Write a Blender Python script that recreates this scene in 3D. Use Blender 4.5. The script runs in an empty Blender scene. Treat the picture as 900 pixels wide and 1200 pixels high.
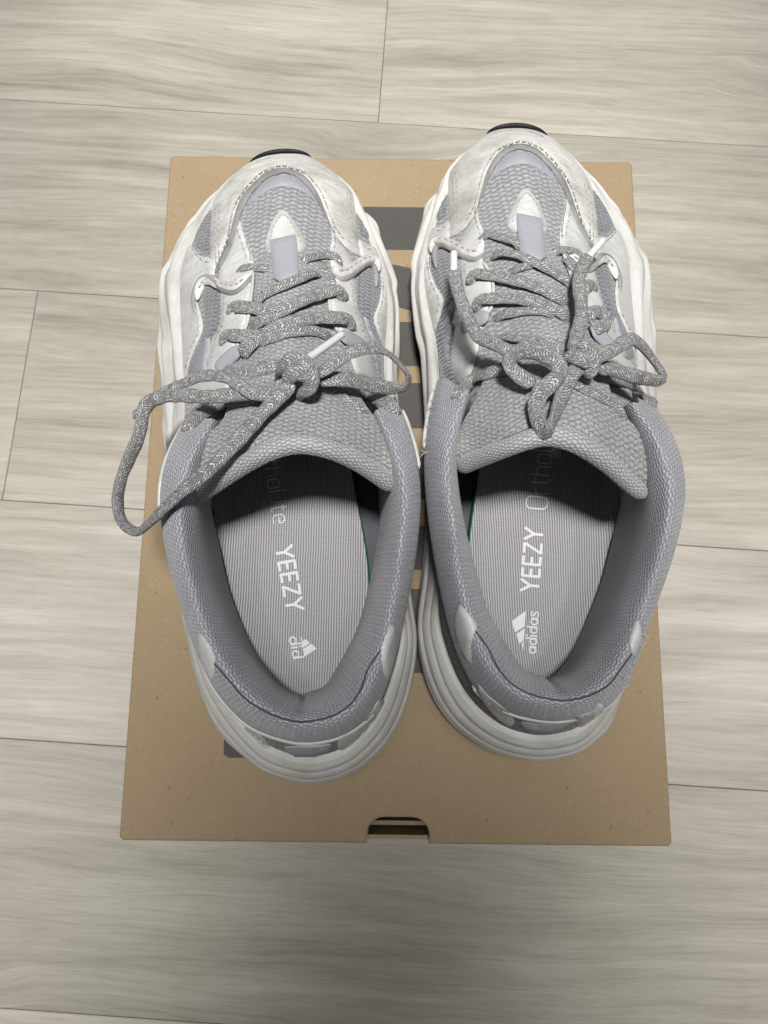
import bpy, bmesh, math, random
import numpy as np
from mathutils import Vector, Matrix
from mathutils.bvhtree import BVHTree
from mathutils.geometry import delaunay_2d_cdt

random.seed(7); rng = np.random.default_rng(7)
scene = bpy.context.scene
col = scene.collection

# ------------------------------------------------------------------ camera, world, lamps
HB = 0.13                                     # height of the shoe box
CAM_RIGHT = Vector((0.99992084, 0.01166539, 0.00471498))
CAM_UP = Vector((-0.01236976, 0.97997905, 0.19871603))
CAM_FWD = Vector((0.00230248, 0.19875862, -0.98004577))
CAM_POS = Vector((-0.00827551, -0.10016656, 0.38422047 + HB))
cam_data = bpy.data.cameras.new('camera')
cam = bpy.data.objects.new('camera', cam_data); col.objects.link(cam)
m = Matrix((CAM_RIGHT, CAM_UP, -CAM_FWD)).transposed().to_4x4(); m.translation = CAM_POS
cam.matrix_world = m
cam_data.sensor_fit = 'VERTICAL'; cam_data.sensor_height = 36.0; cam_data.lens = 27.0
cam_data.clip_start = 0.01; cam_data.clip_end = 100
scene.camera = cam

world = bpy.data.worlds.new('World'); scene.world = world; world.use_nodes = True
bg = world.node_tree.nodes['Background']
bg.inputs[0].default_value = (0.93, 0.97, 1.0, 1); bg.inputs[1].default_value = 0.12

def area(name, loc, target, size, power, colr=(1, 0.96, 0.9)):
    d = bpy.data.lights.new(name, 'AREA'); d.shape = 'DISK'; d.size = size; d.energy = power; d.color = colr
    o = bpy.data.objects.new(name, d); col.objects.link(o); o.location = loc
    o.rotation_euler = (Vector(target) - Vector(loc)).to_track_quat('-Z', 'Y').to_euler()
    return o
def spot(name, loc, target, radius, power, angle, colr=(1, 0.982, 0.945)):
    d = bpy.data.lights.new(name, 'SPOT'); d.shadow_soft_size = radius; d.energy = power; d.color = colr
    d.spot_size = math.radians(angle); d.spot_blend = 1.0
    o = bpy.data.objects.new(name, d); col.objects.link(o); o.location = loc
    o.rotation_euler = (Vector(target) - Vector(loc)).to_track_quat('-Z', 'Y').to_euler()
    return o
spot('shaped_spot', (0.0, 0.0, 1.9), (0, 0.31, 0.1), 0.11, 212, 35)  # overhead light, cone narrowed so its falloff darkens the heel end
spot('shaped_spot', (-0.55, -0.05, 1.9), (-0.50, -0.24, 0), 0.11, 195, 31)  # added lamp; gap between the pools stands in for the camera holder's shadow
spot('shaped_spot', (0.55, -0.05, 1.9), (0.50, -0.24, 0), 0.11, 195, 31)  # added lamp, twin of the left one, lights the side and skips the centre

scene.cycles.diffuse_bounces = 1
scene.view_settings.view_transform = 'Standard'; scene.view_settings.look = 'None'
scene.view_settings.exposure = 0.0; scene.view_settings.gamma = 1.0

# ------------------------------------------------------------------ pixel / space helpers
C0 = np.array(CAM_POS); RM = np.array([CAM_RIGHT, CAM_UP, CAM_FWD])
def ray(px, py):
    return RM.T @ np.array([(px - 450) / 900.0, -(py - 600) / 900.0, 1.0])
def P(px, py, h=0.0):
    """the point at height h above the box top that shows at photo position px, py"""
    d = ray(px, py); return C0 + d * ((HB + h - C0[2]) / d[2])
def Pa(a):
    return np.array([P(*q) for q in a])

def catmull(pts, n, closed=False):
    pts = np.asarray(pts, float); k = len(pts)
    out = []
    segs = k if closed else k - 1
    for i in range(segs):
        if closed:
            p0, p1, p2, p3 = pts[(i - 1) % k], pts[i], pts[(i + 1) % k], pts[(i + 2) % k]
        else:
            p1, p2 = pts[i], pts[i + 1]
            p0 = pts[i - 1] if i > 0 else 2 * p1 - p2
            p3 = pts[i + 2] if i + 2 < k else 2 * p2 - p1
        for t in np.arange(n) / n:
            out.append(0.5 * ((2 * p1) + (-p0 + p2) * t + (2 * p0 - 5 * p1 + 4 * p2 - p3) * t * t + (-p0 + 3 * p1 - 3 * p2 + p3) * t ** 3))
    if not closed: out.append(pts[-1])
    return np.array(out)

def resample(pts, step):
    pts = np.asarray(pts, float)
    d = np.r_[0, np.cumsum(np.linalg.norm(np.diff(pts, axis=0), axis=1))]
    n = max(2, int(round(d[-1] / step)) + 1)
    s = np.linspace(0, d[-1], n)
    return np.stack([np.interp(s, d, pts[:, i]) for i in range(pts.shape[1])], 1)

class TPS:
    def __init__(s, pts, reg=1e-4):
        a = np.asarray(pts, float); s.c = a[:, :2] / 100; y = a[:, 2]; n = len(a)
        K = s.k(np.linalg.norm(s.c[:, None] - s.c[None], axis=2)) + reg * np.eye(n)
        Pm = np.c_[np.ones(n), s.c]
        A = np.block([[K, Pm], [Pm.T, np.zeros((3, 3))]])
        s.w = np.linalg.solve(A, np.r_[y, 0, 0, 0])
    @staticmethod
    def k(r): return np.where(r > 1e-9, r * r * np.log(np.maximum(r, 1e-9)), 0)
    def __call__(s, q):
        q = np.atleast_2d(np.asarray(q, float)) / 100
        return s.k(np.linalg.norm(q[:, None] - s.c[None], axis=2)) @ s.w[:-3] + s.w[-3] + q @ s.w[-2:]

def inside(poly, q):
    x, y = q[:, 0], q[:, 1]; r = np.zeros(len(q), bool)
    x0, y0 = poly[:, 0], poly[:, 1]; x1, y1 = np.roll(x0, -1), np.roll(y0, -1)
    for a, b, c, d in zip(x0, y0, x1, y1):
        if b == d: continue
        r ^= ((b > y) != (d > y)) & (x < (c - a) * (y - b) / (d - b) + a)
    return r
def edge_dist(poly, q):
    best = np.full(len(q), 1e9); nx = np.roll(poly, -1, axis=0)
    for a, b in zip(poly, nx):
        ab = b - a; L = ab @ ab
        if L < 1e-12: continue
        t = np.clip(((q - a) @ ab) / L, 0, 1)
        best = np.minimum(best, np.linalg.norm(q - (a + t[:, None] * ab), axis=1))
    return best

def triangulate(poly, step):
    lo, hi = poly.min(0), poly.max(0)
    gx, gy = np.meshgrid(np.arange(lo[0], hi[0], step), np.arange(lo[1], hi[1], step * 0.87))
    gx = gx + (np.arange(gx.shape[0]) % 2)[:, None] * step * 0.5
    g = np.c_[gx.ravel(), gy.ravel()]
    g = g[inside(poly, g)]
    if len(g): g = g[edge_dist(poly, g) > step * 0.45]
    allp = np.r_[poly, g] if len(g) else poly
    n = len(poly)
    v, e, f, *_ = delaunay_2d_cdt([Vector(p) for p in allp], [(i, (i + 1) % n) for i in range(n)], [], 1, 1e-6)
    return np.array([(a.x, a.y) for a in v]), [tuple(t) for t in f]

# ------------------------------------------------------------------ materials
def mat(name, rough=0.5, spec=0.3):
    mt = bpy.data.materials.new(name); mt.use_nodes = True
    nt = mt.node_tree; b = nt.nodes['Principled BSDF']
    b.inputs['Roughness'].default_value = rough; b.inputs['Specular IOR Level'].default_value = spec
    return mt, nt, b
class N:
    """small node-graph writer"""
    def __init__(s, nt): s.nt = nt
    def new(s, t, **kw):
        n = s.nt.nodes.new(t)
        for k, v in kw.items(): setattr(n, k, v)
        return n
    def link(s, a, b): s.nt.links.new(a, b)
    def put(s, sock, v):
        if hasattr(v, 'is_linked'): s.link(v, sock)
        elif v is not None: sock.default_value = v
    def math(s, op, a, b=None, c=None, clamp=False):
        n = s.new('ShaderNodeMath', operation=op, use_clamp=clamp)
        for i, v in enumerate((a, b, c)):
            if v is not None: s.put(n.inputs[i], v)
        return n.outputs[0]
    def coords(s, which='UV'):
        if which == 'UV': return s.new('ShaderNodeUVMap', uv_map='UVMap').outputs[0]
        return s.new('ShaderNodeTexCoord').outputs[which]
    def mapping(s, v, scale=(1, 1, 1), loc=(0, 0, 0), rot=(0, 0, 0)):
        n = s.new('ShaderNodeMapping'); s.link(v, n.inputs[0])
        n.inputs['Scale'].default_value = scale; n.inputs['Location'].default_value = loc; n.inputs['Rotation'].default_value = rot
        return n.outputs[0]
    def noise(s, v, scale, detail=3, rough=0.55, dist=0.0):
        n = s.new('ShaderNodeTexNoise'); s.link(v, n.inputs['Vector'])
        n.inputs['Scale'].default_value = scale; n.inputs['Detail'].default_value = detail
        n.inputs['Roughness'].default_value = rough; n.inputs['Distortion'].default_value = dist
        return n.outputs['Fac']
    def voronoi(s, v, scale, feature='F1', rnd=1.0):
        n = s.new('ShaderNodeTexVoronoi', feature=feature); s.link(v, n.inputs['Vector'])
        n.inputs['Scale'].default_value = scale; n.inputs['Randomness'].default_value = rnd
        return n.outputs['Distance']
    def ramp(s, f, stops):
        n = s.new('ShaderNodeValToRGB'); s.link(f, n.inputs[0]); r = n.color_ramp
        while len(r.elements) < len(stops): r.elements.new(0.5)
        for e, (p, c) in zip(r.elements, stops):
            e.position = p; e.color = (c, c, c, 1) if isinstance(c, (int, float)) else (*c, 1)
        return n.outputs[0]
    def mix(s, f, a, b, blend='MIX'):
        n = s.new('ShaderNodeMix', data_type='RGBA', blend_type=blend)
        s.put(n.inputs[0], f)
        for sock, v in ((n.inputs[6], a), (n.inputs[7], b)):
            if isinstance(v, tuple): sock.default_value = (*v, 1)
            else: s.link(v, sock)
        return n.outputs[2]
    def bump(s, hgt, dist, strength=1.0, normal=None):
        n = s.new('ShaderNodeBump'); s.link(hgt, n.inputs['Height'])
        n.inputs['Distance'].default_value = dist; n.inputs['Strength'].default_value = strength
        if normal is not None: s.link(normal, n.inputs['Normal'])
        return n.outputs[0]
    def sep(s, v):
        n = s.new('ShaderNodeSeparateXYZ'); s.link(v, n.inputs[0]); return n.outputs[0], n.outputs[1], n.outputs[2]
    def comb(s, x, y, z=0.0):
        n = s.new('ShaderNodeCombineXYZ')
        for i, v in enumerate((x, y, z)): s.put(n.inputs[i], v)
        return n.outputs[0]

MM = 0.001
def leather(name, c, dirt, rough=0.42, dirt_amt=0.5, crease=0.25):
    mt, nt, b = mat(name, rough, 0.4); g = N(nt); uv = g.coords()
    oi = g.new('ShaderNodeObjectInfo').outputs['Random']
    ad = g.new('ShaderNodeVectorMath', operation='ADD'); g.link(uv, ad.inputs[0]); g.link(g.comb(g.math('MULTIPLY', oi, 731.0), g.math('MULTIPLY', oi, 417.0)), ad.inputs[1]); uv = ad.outputs[0]
    d = g.ramp(g.noise(g.mapping(uv, (0.03, 0.04, 1)), 1.0, 5, 0.6), [(0.44, 0.0), (0.74, 1.0)])
    d2 = g.ramp(g.noise(g.mapping(uv, (0.3, 0.2, 1), rot=(0, 0, 0.5)), 1.0, 5, 0.75), [(0.60, 0.0), (0.76, 0.7)])
    f = g.math('MULTIPLY', g.math('MAXIMUM', d, g.math('MULTIPLY', d2, 0.5)), dirt_amt)
    g.link(g.mix(f, c, dirt), b.inputs['Base Color'])
    g.link(g.math('MULTIPLY_ADD', d2, 0.25, rough), b.inputs['Roughness'])
    h = g.math('ADD', g.math('MULTIPLY', g.noise(uv, 1.6, 4, 0.6), 0.12), g.math('MULTIPLY', g.noise(g.mapping(uv, (0.12, 0.2, 1)), 1.0, 4, 0.5, 0.6), crease * 5))
    g.link(g.bump(h, 0.0011, 0.55), b.inputs['Normal'])
    return mt
def knit(name, dark, light, a=1.7, bsc=1.3, depth=0.0007, chev=0.5, rough=0.8, fleck=0.35):
    """knitted / meshed cloth: staggered loops, coordinates in millimetres"""
    mt, nt, b = mat(name, rough, 0.15); g = N(nt); uv = g.coords()
    w = g.new('ShaderNodeVectorMath', operation='ADD'); g.link(uv, w.inputs[0])
    nz = g.new('ShaderNodeTexNoise'); g.link(uv, nz.inputs['Vector']); nz.inputs['Scale'].default_value = 0.30
    sc = g.new('ShaderNodeVectorMath', operation='SCALE'); g.link(nz.outputs['Color'], sc.inputs[0]); sc.inputs['Scale'].default_value = 1.7
    g.link(sc.outputs[0], w.inputs[1])
    x, y, _ = g.sep(w.outputs[0])
    kx = g.math('MULTIPLY', x, 2 * math.pi / a); ky = g.math('MULTIPLY', y, 2 * math.pi / bsc)
    w1 = g.math('COSINE', g.math('ADD', g.math('MULTIPLY', kx, 0.5), ky)); w2 = g.math('COSINE', g.math('SUBTRACT', g.math('MULTIPLY', kx, 0.5), ky))
    w3 = g.math('COSINE', kx)
    sk = g.math('SINE', g.math('ADD', ky, g.math('MULTIPLY', w3, chev)))
    hx = g.math('ADD', g.math('ADD', w1, w2), g.math('MULTIPLY', w3, 0.6))
    hgt = g.math('MULTIPLY_ADD', g.math('ADD', hx, g.math('MULTIPLY', sk, chev)), 0.2, 0.5)
    fz = g.noise(uv, 1.8, 4, 0.75)
    h2 = g.math('ADD', g.math('MULTIPLY', hgt, 0.75), g.math('MULTIPLY', fz, 0.5))
    f = g.ramp(h2, [(0.38, 0.0), (0.82, 1.0)])
    fl = g.ramp(g.noise(g.mapping(uv, (1.0, 1.6, 1)), 1.1, 2, 0.6), [(0.35, 0.0), (0.7, 1.0)])
    f2 = g.math('ADD', g.math('MULTIPLY', f, 1 - fleck), g.math('MULTIPLY', fl, fleck), clamp=True)
    wear = g.math('MULTIPLY', g.ramp(g.noise(uv, 0.05, 3, 0.5), [(0.35, 0.0), (0.7, 1.0)]), 0.25)
    c = g.mix(f2, dark, light)
    c = g.mix(wear, c, tuple(0.75 * q for q in dark))
    g.link(c, b.inputs['Base Color'])
    b.inputs['Sheen Weight'].default_value = 0.3; b.inputs['Sheen Roughness'].default_value = 0.4
    g.link(g.bump(h2, depth, 0.9), b.inputs['Normal'])
    return mt
def reflective(name, c):
    mt, nt, b = mat(name, 0.6, 0.3); g = N(nt); uv = g.coords()
    s = g.ramp(g.noise(uv, 2.5, 2, 0.8), [(0.4, 0.0), (0.7, 1.0)])
    w = g.ramp(g.noise(g.mapping(uv, (1, 0.3, 1)), 0.3, 4, 0.7), [(0.4, 0.0), (0.75, 1.0)])
    g.link(g.mix(g.math('MULTIPLY', w, 0.5), g.mix(s, tuple(0.82 * q for q in c), c), (0.34, 0.34, 0.36)), b.inputs['Base Color'])
    b.inputs['Metallic'].default_value = 0.0
    g.link(g.bump(g.noise(uv, 0.5, 5, 0.65), 0.0006, 0.6), b.inputs['Normal'])
    return mt
def lace_mat(name, dark, light):
    mt, nt, b = mat(name, 0.6, 0.3); g = N(nt); uv = g.coords()
    x, y, _ = g.sep(uv)
    wob = g.math('MULTIPLY', g.noise(uv, 0.5, 2), 0.9)
    vf = g.math('PINGPONG', g.math('ADD', y, 3.0), 3.0)
    xx = g.math('ADD', x, wob)
    sl = g.comb(g.math('ADD', g.math('MULTIPLY', xx, 0.80), g.math('MULTIPLY', vf, -0.6)), g.math('ADD', g.math('MULTIPLY', xx, 0.5), g.math('MULTIPLY', vf, 0.85)))
    def row(width, height, mortar, off):
        br = g.new('ShaderNodeTexBrick', offset=0.5)
        g.link(g.mapping(sl, (1, 1, 1), (off, off * 0.7, 0)), br.inputs['Vector']); br.inputs['Scale'].default_value = 1.0
        br.inputs['Brick Width'].default_value = width; br.inputs['Row Height'].default_value = height
        br.inputs['Mortar Size'].default_value = mortar; br.inputs['Mortar Smooth'].default_value = 1.0
        br.inputs['Color1'].default_value = (1, 1, 1, 1); br.inputs['Color2'].default_value = (0.18, 0.18, 0.18, 1)
        br.inputs['Mortar'].default_value = (0.05, 0.05, 0.05, 1)
        bw = g.new('ShaderNodeRGBToBW'); g.link(br.outputs['Color'], bw.inputs[0]); return bw.outputs[0]
    a = row(1.7, 0.74, 0.17, 0.0)
    n = g.noise(g.mapping(uv, (0.7, 1.6, 1)), 1.3, 3, 0.75)
    f = g.math('MULTIPLY', a, g.ramp(n, [(0.36, 0.22), (0.6, 1.0)]))
    big = g.ramp(g.noise(uv, 0.12, 2), [(0.3, 0.0), (0.7, 1.0)])
    c = g.mix(f, g.mix(big, dark, tuple(1.5 * q for q in dark)), light)
    g.link(c, b.inputs['Base Color'])
    b.inputs['Sheen Weight'].default_value = 0.1
    g.link(g.bump(g.math('ADD', a, g.math('MULTIPLY', n, 0.6)), 0.0006, 0.9), b.inputs['Normal'])
    return mt
def insole_mat(name):
    mt, nt, b = mat(name, 0.6, 0.25); g = N(nt); uv = g.coords()
    x, y, _ = g.sep(uv)
    wob = g.math('MULTIPLY', g.noise(uv, 0.12, 2), 0.8)
    lines = g.math('MULTIPLY_ADD', g.math('SINE', g.math('MULTIPLY', g.math('ADD', x, wob), 2 * math.pi / 1.15)), 0.5, 0.5)
    dots = g.math('MULTIPLY_ADD', g.math('SINE', g.math('MULTIPLY', y, 2 * math.pi / 1.1)), 0.5, 0.5)
    f = g.math('MULTIPLY', g.ramp(lines, [(0.15, 0.0), (0.65, 1.0)]), g.math('MULTIPLY_ADD', dots, 0.45, 0.55))
    f = g.math('MULTIPLY', f, g.math('MULTIPLY_ADD', g.noise(uv, 1.0, 3, 0.7), 0.6, 0.7), clamp=True)
    g.link(g.mix(f, (0.215, 0.21, 0.222), (0.56, 0.55, 0.57)), b.inputs['Base Color'])
    g.link(g.bump(f, 0.0003, 0.7), b.inputs['Normal'])
    return mt
def plain(name, c, rough=0.5, spec=0.3, vary=0.15, scale=0.4, bump=0.0003):
    mt, nt, b = mat(name, rough, spec); g = N(nt); uv = g.coords()
    n = g.noise(uv, scale, 4, 0.65)
    g.link(g.mix(g.math('MULTIPLY', g.ramp(n, [(0.35, 0.0), (0.75, 1.0)]), vary * 2), c, tuple(q * 0.6 for q in c)), b.inputs['Base Color'])
    g.link(g.bump(n, bump, 0.6), b.inputs['Normal'])
    return mt

M = {}
M['white'] = leather('white_leather', (0.635, 0.64, 0.63), (0.31, 0.30, 0.27), 0.34, 0.6, 0.4)
M['toe'] = leather('scuffed_toe_leather', (0.63, 0.63, 0.605), (0.25, 0.24, 0.215), 0.34, 0.85, 0.4)
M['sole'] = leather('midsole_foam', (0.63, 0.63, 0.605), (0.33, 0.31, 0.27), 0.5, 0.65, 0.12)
M['edge'] = leather('grimy_suede_edge', (0.27, 0.27, 0.265), (0.13, 0.13, 0.125), 0.75, 0.8)
M['rolled'] = leather('rolled_leather_edge', (0.36, 0.36, 0.355), (0.13, 0.127, 0.122), 0.6, 0.95)
M['heel'] = leather('silver_heel_leather', (0.58, 0.585, 0.59), (0.2, 0.2, 0.2), 0.4, 0.5)
M['vamp'] = knit('grey_vamp_knit', (0.15, 0.15, 0.16), (0.56, 0.56, 0.58), 3.0, 2.8, 0.0007, 0.7, fleck=0.5)
M['window'] = knit('side_mesh', (0.11, 0.11, 0.125), (0.36, 0.36, 0.39), 2.6, 2.2, 0.0010, 0.8)
M['tongue'] = knit('tongue_knit', (0.12, 0.12, 0.125), (0.60, 0.60, 0.61), 2.4, 2.1, 0.0005, 0.4, fleck=0.6)
M['collar'] = knit('lavender_grey_collar_mesh', (0.165, 0.168, 0.19), (0.56, 0.567, 0.61), 1.75, 1.55, 0.00045, 0.7, 0.7, 0.25)
M['quarter'] = knit('dark_heel_mesh', (0.07, 0.07, 0.072), (0.20, 0.20, 0.205), 2.2, 1.8)
M['binding'] = knit('tongue_binding', (0.20, 0.20, 0.208), (0.62, 0.62, 0.635), 1.6, 1.5, 0.0004, 0.4, 0.7, 0.2)
M['refl'] = reflective('lavender_reflective', (0.40, 0.405, 0.455))
M['lace'] = lace_mat('braided_lace', (0.092, 0.092, 0.096), (0.74, 0.74, 0.75))
M['lace2'] = M['lace']
M['insole'] = insole_mat('woven_insole')
M['teal'] = plain('teal_foam', (0.005, 0.16, 0.13), 0.7)
M['print'] = plain('white_print', (0.80, 0.80, 0.80), 0.6, vary=0.12, scale=1.5)
M['thin_print'] = plain('pale_print', (0.80, 0.80, 0.80), 0.6, vary=0.1, scale=1.5)
M['black'] = plain('black_rubber', (0.012, 0.012, 0.013), 0.55)
M['lining'] = plain('dark_lining', (0.10, 0.10, 0.115), 0.85)
M['thread'] = plain('grey_thread', (0.40, 0.40, 0.39), 0.7)
M['thread_w'] = plain('pale_thread', (0.55, 0.55, 0.54), 0.7)
M['groove'] = plain('seam_thread', (0.08, 0.08, 0.09), 0.8)
M['aglet'] = plain('white_plastic', (0.72, 0.72, 0.73), 0.3, 0.5, 0.05)
M['ink'] = plain('dark_grey_print', (0.088, 0.082, 0.076), 0.7, 0.2, 0.12)

def cardboard():
    mt, nt, b = mat('kraft_cardboard', 0.75, 0.2); g = N(nt); v = g.coords('Object')
    v = g.mapping(v, (1000, 1000, 1000))
    f1 = g.noise(g.mapping(v, (1, 1, 1)), 0.42, 4, 0.7, 1.2)
    fl = g.ramp(f1, [(0.30, 0.0), (0.42, 1.0), (0.60, 1.0), (0.72, 0.0)])
    spots = g.ramp(g.voronoi(g.mapping(v, (1, 0.7, 1)), 0.11), [(0.03, 1.0), (0.10, 0.0)])
    big = g.noise(v, 0.02, 3)
    c = g.mix(g.ramp(big, [(0.3, 0.0), (0.7, 1.0)]), (0.325, 0.250, 0.160), (0.37, 0.290, 0.190))
    c = g.mix(g.math('MULTIPLY', fl, 0.5), c, (0.29, 0.205, 0.122))
    lite = g.ramp(g.noise(g.mapping(v, (1, 1, 1), (50, 9, 3)), 0.55, 3, 0.7, 2.5), [(0.56, 0.0), (0.66, 1.0)])
    c = g.mix(g.math('MULTIPLY', lite, 0.42), c, (0.52, 0.41, 0.27))
    c = g.mix(g.math('MULTIPLY', spots, 0.75), c, (0.22, 0.14, 0.07))
    g.link(c, b.inputs['Base Color'])
    x, y, _ = g.sep(v)
    cor = g.math('SINE', g.math('MULTIPLY', x, 2 * math.pi / 3.2))
    h = g.math('ADD', g.math('ADD', g.math('MULTIPLY', cor, 0.07), g.math('MULTIPLY', f1, 0.35)), g.math('MULTIPLY', g.noise(v, 0.05, 3), 3.0))
    g.link(g.bump(h, 0.0007, 0.5), b.inputs['Normal'])
    return mt
M['card'] = cardboard()

def wood():
    mt, nt, b = mat('pale_grey_oak_laminate', 0.42, 0.35); g = N(nt)
    v = g.coords('Object'); oi = g.new('ShaderNodeObjectInfo').outputs['Random']
    off = g.comb(g.math('MULTIPLY', oi, 37.0), g.math('MULTIPLY', oi, 91.0), g.math('MULTIPLY', oi, 13.0))
    ad = g.new('ShaderNodeVectorMath', operation='ADD'); g.link(v, ad.inputs[0]); g.link(off, ad.inputs[1]); q = ad.outputs[0]
    warp = g.new('ShaderNodeTexNoise'); g.link(g.mapping(q, (2.2, 8.0, 1)), warp.inputs['Vector'])
    warp.inputs['Scale'].default_value = 1.0; warp.inputs['Detail'].default_value = 3
    knot = g.ramp(g.voronoi(g.mapping(q, (2.6, 7.5, 1)), 1.0), [(0.0, 1.0), (0.22, 0.0)])
    wy = g.math('ADD', g.math('MULTIPLY', g.math('SUBTRACT', warp.outputs['Fac'], 0.5), 0.06), g.math('MULTIPLY', knot, 0.022))
    x, y, z = g.sep(q)
    yy = g.math('ADD', y, wy)
    w = g.comb(x, yy, z)
    bands = g.noise(g.mapping(w, (4.6, 80, 1)), 1.0, 7, 0.70)
    fine = g.noise(g.mapping(w, (16, 330, 1)), 1.0, 5, 0.75)
    pores = g.noise(g.mapping(w, (42, 620, 1)), 1.0, 3, 0.65)
    cloud = g.noise(g.mapping(w, (5, 22, 1)), 1.0, 5, 0.62)
    f = g.math('ADD', g.math('MULTIPLY', bands, 0.80), g.math('MULTIPLY', fine, 0.38))
    f = g.math('SUBTRACT', g.math('ADD', f, g.math('MULTIPLY', cloud, 0.42)), 0.0)
    c = g.ramp(f, [(0.56, (0.235, 0.214, 0.176)), (0.73, (0.35, 0.324, 0.274)), (0.86, (0.42, 0.392, 0.337)), (1.0, (0.50, 0.471, 0.412))])
    c = g.mix(g.math('MULTIPLY', g.ramp(pores, [(0.54, 0.0), (0.68, 1.0)]), 0.24), c, (0.22, 0.195, 0.16))
    c = g.mix(g.math('MULTIPLY', knot, 0.30), c, (0.19, 0.165, 0.135))
    tint = g.ramp(oi, [(0.0, 0.88), (1.0, 1.12)])
    c = g.mix(1.0, c, tint, 'MULTIPLY')
    g.link(c, b.inputs['Base Color'])
    g.link(g.math('MULTIPLY_ADD', fine, 0.2, 0.36), b.inputs['Roughness'])
    g.link(g.bump(g.math('ADD', fine, g.math('MULTIPLY', pores, 0.5)), 0.0004, 0.5), b.inputs['Normal'])
    return mt
M['wood'] = wood()

# ------------------------------------------------------------------ mesh helpers
def make(name, verts, faces, material, parent=None, uvs=None, origin=(0, 0, 0), smooth=True, flip=False):
    me = bpy.data.meshes.new(name)
    o3 = np.asarray(origin, float)
    vv = (np.asarray(verts, float) - o3).tolist()
    ff = [tuple(reversed(f)) for f in faces] if flip else [tuple(f) for f in faces]
    me.from_pydata(vv, [], ff)
    if uvs is not None:
        lay = me.uv_layers.new(name='UVMap'); u = np.asarray(uvs, np.float32)
        idx = np.empty(len(me.loops), np.int32); me.loops.foreach_get('vertex_index', idx)
        lay.data.foreach_set('uv', u[idx].ravel())
    me.polygons.foreach_set('use_smooth', [smooth] * len(me.polygons))
    me.materials.append(M[material]); me.update()
    o = bpy.data.objects.new(name, me); col.objects.link(o)
    if parent is not None: o.parent = parent
    return o
def fix_normals(o):
    bm = bmesh.new(); bm.from_mesh(o.data); bmesh.ops.recalc_face_normals(bm, faces=bm.faces); bm.to_mesh(o.data); bm.free()

def grid_faces(nu, nv, closed_u=False, closed_v=False):
    F = []
    for i in range(nu if closed_u else nu - 1):
        for j in range(nv if closed_v else nv - 1):
            a, b_ = i, (i + 1) % nu; c, d = j, (j + 1) % nv
            F.append((a * nv + c, a * nv + d, b_ * nv + d, b_ * nv + c))
    return F
def grid_uv(G, scale=1000.0):
    nu, nv, _ = G.shape
    du = np.r_[[np.zeros(nv)], np.cumsum(np.linalg.norm(np.diff(G, axis=0), axis=2), axis=0)]
    dv = np.c_[np.zeros(nu), np.cumsum(np.linalg.norm(np.diff(G, axis=1), axis=2), axis=1)]
    return np.stack([np.repeat(du.mean(1)[:, None], nv, 1), dv], 2).reshape(-1, 2) * scale

def tube_data(path, width, thick, sides=12, up=(0, 0, 1), power=1.0, taper=0.6, twist=None):
    """oval cord along a 3-D path; width/thick may be arrays"""
    p = np.asarray(path, float); n = len(p)
    w = np.broadcast_to(np.asarray(width, float), (n,)); t = np.broadcast_to(np.asarray(thick, float), (n,))
    T = np.gradient(p, axis=0); T /= np.linalg.norm(T, axis=1)[:, None] + 1e-12
    upv = np.asarray(up, float); ups = np.broadcast_to(upv, (n, 3))
    B = np.cross(T, ups); L = np.linalg.norm(B, axis=1)
    for i in range(n):
        if L[i] < 0.25 and i > 0: B[i] = B[i - 1] - T[i] * (B[i - 1] @ T[i])
    B /= np.linalg.norm(B, axis=1)[:, None] + 1e-12
    Nn = np.cross(B, T)
    if twist is not None:
        ca, sa = np.cos(twist)[:, None], np.sin(twist)[:, None]
        B, Nn = B * ca + Nn * sa, Nn * ca - B * sa
    a = np.arange(sides) / sides * 2 * math.pi
    ca, sa = np.cos(a), np.sin(a)
    ca = np.sign(ca) * np.abs(ca) ** power; sa = np.sign(sa) * np.abs(sa) ** power
    d = np.r_[0, np.cumsum(np.linalg.norm(np.diff(p, axis=0), axis=1))]
    e = np.ones(n)
    if taper:
        m_ = np.minimum(d, d[-1] - d) / (np.maximum(w, t) * taper + 1e-9); e = np.sqrt(np.clip(1 - (1 - np.clip(m_, 0, 1)) ** 2, 0.02, 1))
    V = p[:, None] + B[:, None] * (ca[None, :, None] * (w * e / 2)[:, None, None]) + Nn[:, None] * (sa[None, :, None] * (t * e / 2)[:, None, None])
    V = np.concatenate([V, V[:, :1]], 1)      # seam column for the UVs
    per = np.linspace(0, 1, sides + 1) * math.pi * (w.mean() + t.mean()) / 2
    uv = np.stack([np.repeat(d[:, None], sides + 1, 1), np.repeat(per[None], n, 0)], 2).reshape(-1, 2) * 1000
    F = grid_faces(n, sides + 1)
    k = sides + 1
    F += [tuple(range(sides))[::-1], tuple((n - 1) * k + j for j in range(sides))]
    return V.reshape(-1, 3), F, uv

def join_data(parts):
    V, F, U, o = [], [], [], 0
    for v, f, u in parts:
        V.append(v); U.append(u); F += [tuple(i + o for i in q) for q in f]; o += len(v)
    return np.concatenate(V), F, np.concatenate(U)

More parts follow.
